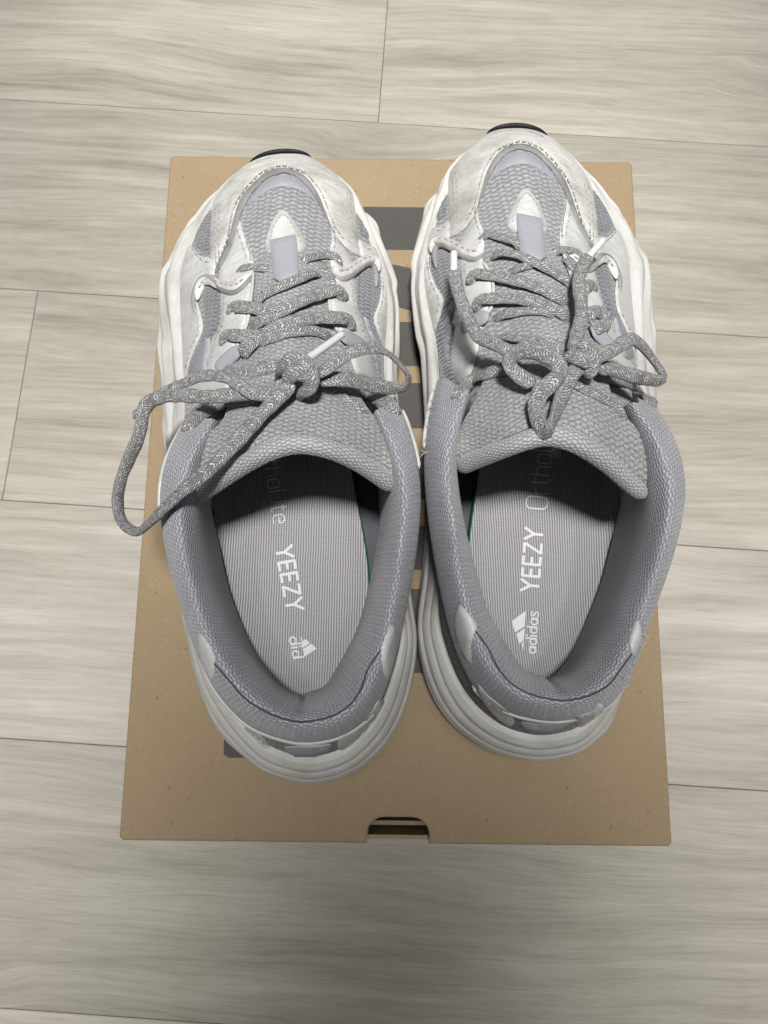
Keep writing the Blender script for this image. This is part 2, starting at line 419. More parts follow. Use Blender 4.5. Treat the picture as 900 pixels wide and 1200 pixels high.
# ------------------------------------------------------------------ floor
def tag(o, label=None, cat=None, group=None, kind=None):
    for k, v in (('label', label), ('category', cat), ('group', group), ('kind', kind)):
        if v: o[k] = v
ANG = math.radians(-3.15); PW = 0.1555
ex = np.array([math.cos(ANG), math.sin(ANG), 0]); ey = np.array([-ex[1], ex[0], 0])
o0 = np.array([-0.2523, -0.1474, 0.0])       # a point on one long joint
floor = make('floor', [o0 + ex * a + ey * b_ + np.array([0, 0, -0.004]) for a, b_ in ((-1.6, -1.4), (2.1, -1.4), (2.1, 1.6), (-1.6, 1.6))], [(0, 1, 2, 3)], 'groove', uvs=[(0, 0), (1, 0), (1, 1), (0, 1)])
tag(floor, 'pale grey wood laminate floor under the cardboard box', kind='structure')
def plank(x0, x1, r):
    g = 0.0003; L = x1 - x0 - g; W = PW - g; bv = 0.0005
    c = o0 + ex * (x0 + x1) / 2 + ey * (r + 0.5) * PW
    V = []
    for z, ins in ((-0.0038, 0), (-bv * 0.8, 0), (0, bv)):
        for sx, sy in ((-1, -1), (1, -1), (1, 1), (-1, 1)):
            V.append((sx * (L / 2 - ins), sy * (W / 2 - ins), z))
    F = [(8, 9, 10, 11)]
    for k in (0, 4):
        for i in range(4): F.append((k + i, k + (i + 1) % 4, k + 4 + (i + 1) % 4, k + 4 + i))
    o = make('plank', V, F, 'wood', floor, uvs=np.array(V)[:, :2], smooth=False)
    o.location = c; o.rotation_euler = (0, 0, ANG)
JOINTS = {-4: (-0.2, 0.95), -3: (-0.55, 0.6), -2: (-0.85, 0.75), -1: (-0.75, 0.9), 0: (-0.5, 0.75), 1: (-0.0245, 1.2), 2: (-0.7, 0.85), 3: (0.212, 1.4), 4: (-0.3, 0.9), 5: (0.1, 1.2), 6: (-.4, .8), -5: (-.1, 1.1), -6: (-.6, .7), 7: (.0, 1.0), 8: (-.5, .6)}
for r, js in JOINTS.items():
    xs = [-1.5] + list(js) + [2.0]
    for a, b_ in zip(xs[:-1], xs[1:]): plank(a, b_, r)

# ------------------------------------------------------------------ shoe box
BW, BL = 0.260, 0.362
box = bpy.data.objects.new('shoe_box', None); col.objects.link(box); box.location = (0, 0, 0)
tag(box, 'brown cardboard shoe box with dark grey print under both sneakers', 'box')
def slab(name, poly, z0, z1, material, parent, bev=0.0):
    n = len(poly); V = []; rings = [(z0, 0), (z1 - bev, 0), (z1 - bev * 0.3, bev * 0.35), (z1, bev)] if bev else [(z0, 0), (z1, 0)]
    p = np.asarray(poly, float); t = np.roll(p, -1, 0) - np.roll(p, 1, 0); t /= np.linalg.norm(t, axis=1)[:, None]
    nrm = np.stack([-t[:, 1], t[:, 0]], 1)     # inward for counter-clockwise outlines
    for z, ins in rings:
        for q, m_ in zip(p, nrm): V.append((*(q + m_ * ins), z))
    F = [tuple(range(n))[::-1]]
    for k in range(len(rings) - 1):
        for i in range(n): F.append((k * n + i, k * n + (i + 1) % n, (k + 1) * n + (i + 1) % n, (k + 1) * n + i))
    tri = delaunay_2d_cdt([Vector(v[:2]) for v in V[-n:]], [(i, (i + 1) % n) for i in range(n)], [], 1, 1e-7)
    if len(tri[0]) == n:
        k = (len(rings) - 1) * n; F += [tuple(k + i for i in f) for f in tri[2]]
    return make(name, V, F, material, parent, uvs=np.array(V)[:, :2] * 1000, smooth=False)
hw, hl = BW / 2, BL / 2
nx0, nx1 = P(430, 985)[0], P(503, 985)[0]; ny = P(466, 958)[1]
rc = 0.0015
outline = [(-hw + rc, -hl), (nx0, -hl), (nx0, ny - 0.008)]
outline += [(nx0 + 0.008 - 0.008 * math.cos(a), ny - 0.008 + 0.008 * math.sin(a)) for a in np.linspace(0.2, math.pi / 2, 6)]
outline += [(nx1 - 0.008 + 0.008 * math.sin(a), ny - 0.008 + 0.008 * math.cos(a)) for a in np.linspace(0.0, math.pi / 2 - 0.2, 6)]
outline += [(nx1, ny - 0.008), (nx1, -hl), (hw - rc, -hl), (hw, -hl + rc), (hw, hl - rc), (hw - rc, hl), (-hw + rc, hl), (-hw, hl - rc), (-hw, -hl + rc)]
dense = []
for a, b_ in zip(outline, outline[1:] + outline[:1]):
    L = math.dist(a, b_); k = max(1, int(L / 0.02))
    dense += [(a[0] + (b_[0] - a[0]) * i / k, a[1] + (b_[1] - a[1]) * i / k) for i in range(k)]
slab('top_panel', dense, HB - 0.0035, HB, 'card', box, 0.0010)
def rect(x0, x1, y0, y1): return [(x0, y0), (x1, y0), (x1, y1), (x0, y1)]
slab('side_panel', rect(-hw + 0.0005, -hw + 0.0035, -hl + 0.001, hl - 0.001), 0, HB - 0.0036, 'card', box)
slab('side_panel', rect(hw - 0.0035, hw - 0.0005, -hl + 0.001, hl - 0.001), 0, HB - 0.0036, 'card', box)
slab('back_panel', rect(-hw + 0.004, hw - 0.004, hl - 0.004, hl - 0.001), 0, HB - 0.0036, 'card', box)
slab('front_panel', rect(-hw + 0.004, nx0, -hl + 0.001, -hl + 0.004), 0, HB - 0.0036, 'card', box)
slab('front_panel', rect(nx1, hw - 0.004, -hl + 0.001, -hl + 0.004), 0, HB - 0.0036, 'card', box)
slab('front_panel', rect(nx0 + 0.0003, nx1 - 0.0003, -hl + 0.001, -hl + 0.003), 0, HB - 0.0045, 'card', box)
slab('drawer_front', rect(nx0 - 0.03, nx1 + 0.03, -hl + 0.0045, -hl + 0.0065), 0.003, HB - 0.020, 'card', box)
slab('drawer_flap', rect(nx0 + 0.004, nx1 - 0.008, -hl + 0.0085, -hl + 0.04), HB - 0.024, HB - 0.022, 'card', box)
# printed letters, strokes seen between the shoes: flat ink on the lid
def ink(poly):
    return [P(x, y)[:2] for x, y in poly]
def print_letter(polys, name='printed_letter'):
    parts = []
    for poly in polys:
        p = np.array(ink(poly)); V = np.c_[p, np.full(len(p), HB + 0.00012)]
        parts.append((V, [tuple(range(len(p)))[::-1]], p * 1000))
    make(name, *join_data(parts)[:2], 'ink', box, uvs=join_data(parts)[2], smooth=False)
print_letter([[(300, 241), (575, 244), (575, 294), (300, 291)], [(300, 292), (455, 309), (560, 330), (560, 386), (455, 357), (300, 325)], [(300, 376), (560, 378), (560, 430), (300, 427)]])
print_letter([[(290, 449), (575, 449), (575, 502), (290, 502)], [(290, 533), (500, 533), (500, 585), (290, 585)], [(290, 616), (560, 616), (560, 668), (290, 668)]])
print_letter([[(285, 690), (575, 690), (575, 735), (285, 735)], [(285, 745), (560, 745), (560, 789), (285, 789)], [(263, 845), (330, 845), (330, 888), (268, 888), (262, 884)]])

# ------------------------------------------------------------------ the sneaker, measured on the left one
S = [  # outer edge of the midsole, top edge of the midsole: photo x, y, height
 ((330,179,.028),(330,180,.038)),((352,180,.028),(352,181,.038)),((372,189,.027),(373,190,.038)),((392,204,.026),(393,205,.037)),
 ((408,222,.024),(408,222,.036)),((422,246,.022),(416,247,.035)),((435,268,.020),(428,270,.034)),((448,300,.018),(441,300,.034)),
 ((456,330,.017),(450,330,.035)),((460,358,.016),(454,358,.037)),((460,395,.015),(452,396,.039)),((460,440,.014),(451,440,.041)),
 ((462,500,.013),(455,500,.043)),((466,570,.012),(460,570,.043)),((472,640,.012),(463,640,.043)),((479,700,.012),(467,700,.043)),
 ((485,745,.012),(472,748,.043)),((484,785,.012),(464,788,.043)),((474,830,.012),(450,828,.043)),((457,864,.012),(432,857,.043)),
 ((431,892,.012),(408,880,.043)),((403,909,.012),(386,890,.043)),((370,917,.012),(362,894,.043)),((340,914,.012),(334,889,.043)),
 ((312,904,.012),(308,877,.043)),((287,886,.012),(284,853,.043)),((262,863,.012),(264,826,.043)),((246,831,.012),(247,800,.043)),
 ((235,793,.012),(236,775,.043)),((226,755,.012),(230,745,.043)),((217,705,.012),(224,700,.043)),((206,640,.012),(216,640,.043)),
 ((200,580,.013),(212,580,.043)),((199,530,.014),(213,530,.045)),((194,490,.014),(216,490,.043)),((190,452,.015),(217,450,.041)),
 ((186,400,.016),(213,400,.039)),((188,359,.017),(211,359,.036)),((195,325,.018),(211,325,.034)),((205,300,.019),(219,298,.033)),
 ((220,274,.021),(230,275,.033)),((238,250,.022),(243,252,.034)),((254,228,.024),(255,230,.035)),((272,207,.025),(271,208,.036)),
 ((290,191,.026),(290,192,.037)),((310,182,.028),(310,183,.038))]
parts = []          # (name, parent part index or None, verts, faces, uvs, material)
def add(name, data, material, parent=None):
    v, f, u = data; parts.append((name, parent, np.asarray(v, float), f, np.asarray(u, float), material)); return len(parts) - 1

# --- midsole and outsole
q1 = Pa([s[0] for s in S]); q3 = Pa([s[1] for s in S])
for i, k in {0: 1, 1: 1, 2: 1, 3: 1, 4: .8, 5: .35, 42: .5, 43: 1, 44: 1, 45: 1}.items():
    q1[i, :2] = q1[i, :2] * (1 - k) + q3[i, :2] * k
A1 = catmull(q1, 8, True); A3 = catmull(Pa([s[1] for s in S]), 8, True); ns = len(A1)
tg = np.roll(A1, -1, 0) - np.roll(A1, 1, 0); tg[:, 2] = 0; tg /= np.linalg.norm(tg, axis=1)[:, None]
outw = np.stack([-tg[:, 1], tg[:, 0], np.zeros(ns)], 1)
tt = np.arange(ns) / ns
toeness = np.clip(1.25 - np.minimum(tt, 1 - tt) * 46 / 3.6, 0, 1)
heelness = np.clip(1.35 - np.abs(tt - 22 / 46) * 5.2, 0, 1)
nrib = 3.0 + 0.8 * heelness
rings = []
bot = A1 - outw * 0.006; bot[:, 2] = np.maximum(HB + 0.0015, A1[:, 2] - 0.016); rings.append(bot)
low = A1 - outw * 0.0012; low[:, 2] = A1[:, 2] - 0.45 * (A1[:, 2] - bot[:, 2]); rings.append(low)
K = 40
flow = 0.35 * np.sin(tt * 2 * math.pi * 5) + 0.2 * np.sin(tt * 2 * math.pi * 11 + 1)
for k in range(K + 1):
    s_ = k / K
    base = A1 * (1 - s_) + A3 * s_
    base = base + outw * (0.0022 * math.sin(math.pi * min(1, s_ * 1.1)))[..., None] if False else base + outw * (0.0020 * math.sin(math.pi * s_) * (1 - toeness) - 0.0012 * toeness)[:, None]
    saw = ((tt * 46 + 0.3) / 2.3 + s_ * 0.35) % 1.0
    base = base + outw * (0.0016 * saw * np.clip(saw * -6 + 6, 0, 1) * (1 - toeness) * (1 - np.clip(heelness * 3, 0, 1)) * math.sin(math.pi * min(1, s_ * 0.8 + 0.2)))[:, None]
    ph = nrib * s_ ** 0.85 + flow * math.sin(math.pi * s_) * (1 - heelness) * 1.2
    rib = np.abs(np.sin(math.pi * ph)) ** 0.55 * (1 - toeness)
    amp = (0.0019 - 0.0004 * heelness) * (0.75 + 0.35 * np.sin(tt * 2 * math.pi * 7 + k * 0.3) * (1 - heelness)) * min(1, s_ * 6, (1 - s_) * 6 + 0.15)
    rings.append(base + outw * (amp * rib)[:, None] + np.array([0, 0, 1]) * (amp * 0.5 * rib)[:, None])
rings.append(A3 - outw * 0.004 + np.array([0, 0, 0.0008]))
G = np.stack(rings, 1)
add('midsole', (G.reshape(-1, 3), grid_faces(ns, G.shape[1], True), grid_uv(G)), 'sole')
ob = bot - outw * 0.001; ol = ob.copy(); ol[:, 2] = np.maximum(HB + 0.0002, bot[:, 2] - 0.004)
on = outw * 0.004
G = np.stack([ob + on * 0.6 + np.array([0, 0, 0.002]), ob + on, ol + on * 0.8, ol - on * 2], 1)
cen = ol.mean(0); V = np.r_[G.reshape(-1, 3), [cen]]; F = grid_faces(ns, 4, True) + [(len(V) - 1, i * 4 + 3, ((i + 1) % ns) * 4 + 3) for i in range(ns)]
add('outsole', (V, F, V[:, :2] * 1000), 'black')
tp = Pa([(293,190.5,.030),(303,185.5,.0315),(316,181.5,.0325),(330,179.5,.0325),(345,179.5,.0325),(357,181.5,.0315),(365,185,.030)])
tp = catmull(tp, 8)
add('toe_bumper', tube_data(tp, 0.0030, 0.006, 10, taper=2.5), 'black')

# --- surface of the upper
base_pts = [s[1] for i, s in enumerate(S) if i <= 12 or i >= 33]
base_pts += [(305,200,.044),(330,203,.053),(358,200,.045),
 (270,243,.043),(295,240,.054),(330,240,.0615),(367,240,.055),(395,240,.044),
 (245,285,.044),(280,270,.0555),(331,270,.066),(378,270,.057),(408,272,.045),
 (240,305,.045),(285,300,.061),(335,300,.070),(383,300,.063),(415,300,.048),
 (228,350,.047),(250,350,.058),(285,350,.071),(335,350,.077),(385,350,.071),(420,350,.058),(440,350,.046),
 (230,400,.051),(250,400,.064),(280,400,.076),(335,400,.084),(390,400,.076),(420,400,.063),(438,400,.051),
 (236,450,.060),(262,450,.076),(300,450,.088),(345,450,.093),(390,450,.088),(420,450,.076),(438,450,.062),
 (234,495,.066),(262,495,.084),(345,492,.100),(415,492,.086),(434,498,.068)]
H = TPS(base_pts)
top_pts = [(x, y, float(H([(x, y)])[0]) + d) for x, y, d in
  [(318,290,.001),(352,290,.001),(300,320,-.001),(335,320,.0025),(380,320,-.001),(294,350,-.001),(335,350,.003),(384,350,-.001),
   (284,385,-.0015),(338,385,.004),(395,385,-.0015),(268,415,-.002),(340,415,.005),(408,410,-.002)]]
top_pts += [(262,450,.086),(345,450,.102),(415,452,.086),(258,490,.095),(345,490,.111),(424,487,.096),(236,516,.096),(290,505,.110),(400,505,.109),(452,525,.096),
   (218,540,.094),(345,520,.118),(464,540,.096),(212,565,.091),(222,588,.087),(250,568,.097),(290,543,.109),(400,530,.112),(430,548,.103),(464,574,.089),(472,558,.093)]
HT = TPS(top_pts)

def surf_point(hf, q, off):
    hs = hf(q) + off
    return np.array([P(x, y, h) for (x, y), h in zip(q, hs)])
def panel_data(poly, hf, off=0.0018, thick=0.003, r=4.0, step=5.0, sharp=False, puff=0.0, bpush=0.2):
    poly = np.asarray(poly, float)
    c = np.r_[poly, poly[:1]] if sharp else np.r_[catmull(poly, 6, True), poly[:1]]
    c = resample(c, 3.0)[:-1]
    v, f = triangulate(c, step)
    d = edge_dist(c, v); t = np.clip(d / r, 0, 1)
    e = np.sqrt(np.clip(1 - (1 - t) ** 2, 0, 1))
    top = surf_point(hf, v, off * (bpush + (1 - bpush) * e) + puff * np.clip(d / 14, 0, 1) ** 0.7)
    bt = surf_point(hf, c, np.full(len(c), off * bpush)); bb = surf_point(hf, c, np.full(len(c), -thick))
    n = len(v); m_ = len(c)
    V = np.r_[top, bt, bb]
    F = list(f) + [(n + i, n + (i + 1) % m_, n + m_ + (i + 1) % m_, n + m_ + i) for i in range(m_)]
    return V, F, V[:, :2] * 1000
def stitch_data(path, hf, off, dash=5.0, gap=2.6, w=0.00055, t=0.0005, jitter=0.25):
    p = resample(catmull(path, 8), 0.5); d = np.arange(len(p)) * 0.5; out = []; s_ = 0.0
    while s_ + dash < d[-1]:
        i, j = int(s_ / 0.5), int((s_ + dash) / 0.5)
        q = p[[i, (i + j) // 2, j]] + rng.normal(0, jitter, (3, 2)) * [[1, 1], [0.5, 0.5], [1, 1]] * 0.6
        X = surf_point(hf, q, np.array([off - 0.0003, off + 0.0002, off - 0.0003]))
        out.append(tube_data(X, w, t, 5, taper=0)); s_ += dash + gap
    return join_data(out)
def edge_tube(path, hf, off, w, t=None, sides=10, n=8, **kw):
    p = resample(catmull(path, n), 2.0)
    return tube_data(surf_point(hf, p, np.full(len(p), off)), w, t or w, sides, **kw)

upper_poly = [s[1][:2] for s in S[34:]] + [s[1][:2] for s in S[:13]] + [(425,500),(400,492),(345,486),(290,490),(250,502)]
add('upper', panel_data(upper_poly, H, 0.0, 0.0015, 3, 6, sharp=True), 'vamp')

# tongue first, panels above it
tongue_poly = [(318,292),(352,292),(378,312),(387,350),(397,388),(410,420),(416,452),(431,478),(451,504),(464,530),(473,555),(464,573),(430,547),(400,530),(372,521),(345,518),(318,525),(290,541),(250,566),(222,587),(212,572),(218,541),(236,515),(262,490),(268,455),(266,420),(284,388),(295,350),(298,315)]
T0 = add('tongue', panel_data(tongue_poly, HT, 0.001, 0.004, 6, 5), 'tongue')
lip = [(223,585,.0875),(236,577,.0925),(252,567,.098),(271,554,.1045),(292,541,.110),(318,528,.116),(345,521,.1185),(372,523,.1175),(398,531,.113),(420,542,.1065),(440,555,.099),(455,566,.093),(463,571,.089)]
lp = resample(catmull(Pa(lip), 8), 0.002)
add('tongue_binding', tube_data(lp, 0.0072, 0.0078, 16, taper=0.9), 'binding')

add('tongue_seam', edge_tube([(222,574),(250,556),(290,532),(318,517),(345,510),(372,512),(400,520),(430,537),(462,562)], HT, 0.0009, 0.0008), 'groove', T0)
toe_out = [(250,319),(247,302),(246,280),(247,258),(249,240),(254,229),(271,208),(290,192),(311,183),(335,180),(360,182.5),(384,196.5),(404,215),(414,228),(416,245),(418,266),(420,284),(423,300)]
toe_in = [(404,289),(391,271),(382,249),(373,227),(360,209),(345,199),(329,196.5),(313,201),(300,211),(284,229),(275.5,249),(269,275),(262,293)]
toe_gin = [(407,291),(393,275.5),(384,258),(373,238),(360,218),(344,205),(329,203),(313,209),(303,218),(291,233),(281,255),(275,282),(264,306)]
T1 = add('toe_overlay', panel_data(toe_out + toe_in, H, 0.0028, 0.003, 4.5, 5), 'toe')
add('overlay_edge', panel_data([(423,299)] + toe_in + [(250.5,320)] + toe_gin[::-1], H, 0.0034, 0.003, 4, 4), 'edge')
add('stitching', stitch_data([(253,312),(262,290),(267,275),(272,249),(281,229),(297,210),(311,199),(329,194),(346,197),(362,206),(377,226),(386,249),(395,269),(408,286)], H, 0.0030), 'thread', T1)
add('stitching', stitch_data([(253,310),(252,285),(252,262),(254,238)], H, 0.003), 'thread', T1)
add('stitching', stitch_data([(256,306),(256,285),(256,262),(258,236)], H, 0.003), 'thread', T1)
add('stitching', stitch_data([(411,226),(411,245),(413,268),(417,290)], H, 0.003), 'thread', T1)
add('stitching', stitch_data([(407,226),(407,245),(409,266),(413,286)], H, 0.003), 'thread', T1)
add('toe_strip', panel_data([(288,240),(298,226),(308,214),(320,207),(333,205),(346,207),(360,219),(371,235),(374,242),(364,230),(349,222),(334,218.5),(320,220.5),(305,229),(294,237)], H, 0.0014, 0.002, 3, 4), 'refl')

# eyestays
EL = [(281,258),(289,280),(297,305),(298,318),(296,332),(294,350),(292,368),(288,383),(279,403),(263,424),(252,437),(243,437),(243,423),(247,401),(257,381),(258,345),(257,318),(266,298),(275,275)]
ER = [(387,258),(389,278),(386,296),(388,312),(392,332),(386,348),(388,366),(393,383),(403,394),(418,404),(434,403),(428,383),(419,359),(416,332),(415,312),(407,296),(396,280)]
T2 = add('eyestay', panel_data(EL, H, 0.0028, 0.003, 4, 4), 'white')
T3 = add('eyestay', panel_data(ER, H, 0.0028, 0.003, 4, 4), 'white')
add('stitching', stitch_data([(283,264),(289,283),(293,298),(294,312)], H, 0.0030), 'thread', T2)
add('stitching', stitch_data([(278,270),(284,287),(288,300),(290,310)], H, 0.0030), 'thread', T2)
add('stitching', stitch_data([(262,348),(261,375),(252,397),(248,420)], H, 0.0030), 'thread', T2)
add('stitching', stitch_data([(391,266),(393,282),(391,296),(393,312)], H, 0.0030), 'thread', T3)
add('stitching', stitch_data([(412,332),(415,358),(424,383),(430,398)], H, 0.0030), 'thread', T3)
add('eyestay_edge', edge_tube([(297,318),(296,332),(294,350),(292,368),(288,383),(279,403),(264,424)], H, 0.0018, 0.0016), 'heel', T2)
add('eyestay_edge', edge_tube([(392,330),(386,348),(388,366),(393,383),(403,394)], H, 0.0018, 0.0016), 'heel', T3)
# side overlays, windows
add('side_window', panel_data([(246,246),(247,270),(247,295),(240,296),(228,286),(232,268)], H, 0.0012, 0.002, 4, 5, puff=0.001), 'window')
add('side_window', panel_data([(419,246),(426,261),(434,277),(428,279),(421,268)], H, 0.0010, 0.002, 3, 4), 'window')
wl = [(240,332),(250,338),(258,345),(258,374),(250,392),(243,405),(240,438),(222,440),(222,430),(229,412),(238,390),(240,363),(237,345)]
add('side_window', panel_data(wl, H, 0.0014, 0.002, 5, 5, puff=0.0015), 'window')
add('reflective_patch', panel_data([(246,396),(246,408),(242,426),(242,440),(224,440),(223,431),(230,414),(240,396)], H, 0.0034, 0.002, 4, 4), 'refl')
wr = [(421,322),(430,314),(440,316),(445,328),(444,345),(441,358),(436,372),(441,386),(447,404),(437,402),(429,383),(421,360),(419,338)]
add('side_window', panel_data(wr, H, 0.0014, 0.002, 5, 5, puff=0.0015), 'window')
add('reflective_patch', panel_data([(424,366),(432,374),(438,388),(445,404),(437,402),(430,386)], H, 0.0034, 0.002, 3, 4), 'refl')
sl = [(222,288),(229,294),(236,301),(247,303),(252,320),(246,324),(238,325),(231,335),(230,350),(236,370),(237,388),(228,410),(221,430),(220,450),(228,466),(219,474),(215,450),(213,400),(211,360),(211,325),(215,304)]
T4 = add('side_overlay', panel_data(sl, H, 0.0026, 0.003, 4, 4), 'white')
add('stitching', stitch_data([(225,291),(231,299),(238,306),(247,307)], H, 0.0029), 'thread', T4)
add('stitching', stitch_data([(226,345),(231,370),(232,388),(223,410),(217,432)], H, 0.0029), 'thread', T4)
sr = [(420,281),(430,287),(440,290),(446,304),(450,320),(454,350),(453,385),(450,408),(448,404),(442,388),(438,373),(443,358),(446,345),(447,328),(442,312),(434,305),(424,303)]
T5 = add('side_overlay', panel_data(sr, H, 0.0024, 0.003, 3.5, 4), 'white')
add('stitching', stitch_data([(424,285),(431,291),(440,293)], H, 0.0027), 'thread', T5)
add('stitching', stitch_data([(449,330),(449,345),(447,358),(443,373),(447,390)], H, 0.0027), 'thread', T5)
for path, rim in (([(231,352),(233,339),(239,330),(247,329),(256,333),(266,336),(276,335),(285,328),(292,320)], [(228,366),(227,350),(230,336),(237,326),(247,326),(256,336),(266,342.5),(276,343),(285,337),(291,330),(296,322)]),
                  ([(390,312),(398,319),(407,318),(420,309),(432,303),(440,306),(444,318)], [(391,320),(398,327),(407,326),(420,316),(431,309),(438,312),(441,322),(441,336)])):
    Tb = add('strap', edge_tube(path, H, 0.0028, 0.0048, 0.0020, 12, power=0.7, taper=2.0), 'toe')
    add('rolled_edge', edge_tube(rim, H, 0.0027, 0.0027, 0.0026, 10, taper=3.0), 'rolled', Tb)
    add('stitching', stitch_data([(x, y - 2) for x, y in path[1:-1]], H, 0.0047, 4, 2.2), 'thread', Tb)
T6 = add('quarter_panel', panel_data([(243,436),(262,430),(272,446),(258,468),(240,480),(224,470),(220,452)], H, 0.0026, 0.003, 4, 4), 'white')
T7 = add('quarter_panel', panel_data([(405,396),(428,400),(435,420),(441,446),(440,470),(428,462),(414,430)], H, 0.0026, 0.003, 4, 4), 'white')
add('side_window', panel_data([(431,399),(447,402),(450,420),(450,445),(446,472),(442,470),(440,444),(435,418)], H, 0.0016, 0.003, 4, 4, puff=0.001), 'window')
add('reflective_patch', panel_data([(433,402),(441,402),(447,425),(448,448),(444,462),(442,444),(437,420)], H, 0.0030, 0.003, 4, 4), 'refl')
add('lace_loop', edge_tube([(283,410),(275,414),(264,424),(254,436)], H, 0.0042, 0.0066, 0.0022, 10, power=0.7), 'refl')
add('lace_loop', edge_tube([(398,392),(408,396),(418,401),(428,408)], H, 0.0042, 0.0066, 0.0022, 10, power=0.7), 'refl')
# shield tab and pull tape
def HB2(q): return np.maximum(H(q), HT(q)) if False else H(q)
T8 = add('vamp_tab', panel_data([(331,246),(338,250),(346,261),(353,273),(359,284),(358,291),(350,297),(316,298),(311,291),(312,280),(316,266),(323,253)], H, 0.0026, 0.002, 4, 4), 'white')
add('stitching', stitch_data([(315,292),(317,278),(321,264),(330,252),(337,255),(344,266),(351,279),(354,289)], H, 0.0027, 4.2, 2.2), 'thread', T8)
add('pull_tape', panel_data([(316,281),(347,274),(351,321),(330,331),(320,326)], lambda q: np.maximum(H(q), HT(q)) , 0.0036, 0.002, 1.2, 4, sharp=True, bpush=0.7), 'refl')

# --- collar, quarter, heel
CO = [  # outer, crest, inner, bottom
 ((224,488,.070),(240,490,.092),(256,494,.092),(262,500,.080)),
 ((208,515,.077),(224,521,.103),(244,532,.092),(256,548,.050)),
 ((195,545,.083),(212,556,.104),(236,572,.090),(249,590,.034)),
 ((189,580,.084),(208,590,.105),(233,605,.085),(255,622,.030)),
 ((191,620,.082),(210,630,.103),(236,643,.080),(261,650,.029)),
 ((200,668,.078),(219,676,.099),(246,688,.076),(271,694,.029)),
 ((217,725,.075),(235,728,.096),(262,731,.074),(286,735,.029)),
 ((234,772,.077),(253,768,.097),(280,766,.074),(302,770,.029)),
 ((256,814,.077),(276,803,.099),(300,793,.077),(319,794,.029)),
 ((290,849,.077),(306,831,.103),(322,816,.081),(333,808,.030)),
 ((330,866,.077),(338,847,.104),(344,827,.083),(346,815,.031)),
 ((365,870,.077),(365,849,.104),(362,826,.083),(359,813,.031)),
 ((405,860,.077),(397,842,.104),(386,819,.081),(379,806,.030)),
 ((438,834,.077),(423,818,.103),(404,797,.078),(394,786,.029)),
 ((456,798,.077),(440,785,.099),(419,769,.076),(407,765,.029)),
 ((469,750,.074),(452,745,.098),(433,738,.075),(422,735,.029)),
 ((480,695,.076),(463,692,.098),(445,690,.075),(434,690,.029)),
 ((489,640,.080),(470,640,.104),(453,640,.077),(441,640,.029)),
 ((493,585,.083),(475,589,.104),(457,596,.083),(446,600,.030)),
 ((489,540,.082),(473,548,.103),(457,558,.090),(448,568,.036)),
 ((478,500,.076),(462,508,.099),(449,518,.092),(443,530,.060)),
 ((465,470,.070),(449,477,.092),(437,486,.092),(431,494,.080))]
st = len(CO)
prof = []
for k_, (o_, c_, i_, b_) in enumerate(CO):
    o3, c3, i3, b3 = P(*o_), P(*c_), P(*i_), P(*b_)
    lowp = o3 * 0.5 + b3 * 0.5; lowp[2] = o3[2] - 0.012; lowp = o3 + (lowp - o3) * np.array([0.18, 0.18, 1])
    oc = (o3 + c3) / 2 + np.array([0, 0, 0.003]) + (o3 - c3) * np.array([0.16, 0.16, 0])
    ci = (c3 + i3) / 2 + np.array([0, 0, 0.0035]) - (o3 - c3) * np.array([0.10, 0.10, 0])
    inw = (c3 - o3) * np.array([1, 1, 0]); inw /= np.linalg.norm(inw); inw = inw * min(1.0, max(0.0, (k_ - 2.0) / 2.5), max(0.0, (st - 3.0 - k_) / 2.5))
    i3 = i3 + inw * 0.0036 + np.array([0, 0, 0.002]) * np.linalg.norm(inw); ci = ci + inw * 0.0016 + np.array([0, 0, 0.0008])
    prof.append([lowp, o3, oc, c3, ci, i3, (i3 * 0.45 + b3 * 0.55) + inw * 0.0012, b3])
prof = np.array(prof)
ru = np.stack([catmull(prof[:, j], 8) for j in range(prof.shape[1])], 1)          # along the opening
G = np.stack([catmull(r_, 5) for r_ in ru])                                          # across the padding
# small pucker where the padding meets at the heel
hs = 10.45 * 8
for i in range(G.shape[0]):
    k = math.exp(-((i - hs) / 2.2) ** 2)
    G[i, 20:32, 2] -= 0.0010 * k
    G[i, 20:32, 1] -= 0.0014 * k
Tc = add('collar', (G.reshape(-1, 3), grid_faces(*G.shape[:2]), grid_uv(G)), 'collar')
collar_G = G
# wall of the upper below the collar down to the midsole
def nearest_A3(p):
    return int(np.argmin(np.linalg.norm(A3[:, :2] - p[:2], axis=1)))
Q = []
oc_line = ru[:, 1]
for i, p in enumerate(oc_line):
    j = nearest_A3(p); q = A3[j] - outw[j] * 0.002 + np.array([0, 0, -0.002]); top = ru[i, 0] * 0.4 + p * 0.6
    mid = top * 0.5 + q * 0.5 + outw[j] * 0.001
    Q.append([top + np.array([0, 0, 0.001]), mid, q])
Q = np.array(Q); G = np.stack([catmull(r_, 5) for r_ in Q])
add('quarter', (G.reshape(-1, 3), grid_faces(*G.shape[:2]), grid_uv(G)), 'quarter')
quarter_G = G
def tube3(name, pts, w, t, material, parent=None, n=8, step=0.002, **kw):
    return add(name, tube_data(resample(catmull(pts, n), step), w, t, 10, **kw), material, parent)
tube3('piping', [ru[i, 1] + (ru[i, 1] - ru[i, 3]) * np.array([.04, .04, 0]) + np.array([0, 0, .0008]) for i in range(2, 30, 3)], 0.0017, 0.0017, 'white')
tube3('piping', [ru[i, 1] + (ru[i, 1] - ru[i, 3]) * np.array([.04, .04, 0]) + np.array([0, 0, .0008]) for i in range(150, 168, 3)], 0.0017, 0.0017, 'white')
tube3('piping', [ru[i, 1] + (ru[i, 1] - ru[i, 3]) * np.array([.03, .03, 0]) - np.array([0, 0, .0015]) for i in range(58, 108, 3)], 0.0021, 0.0030, 'heel')

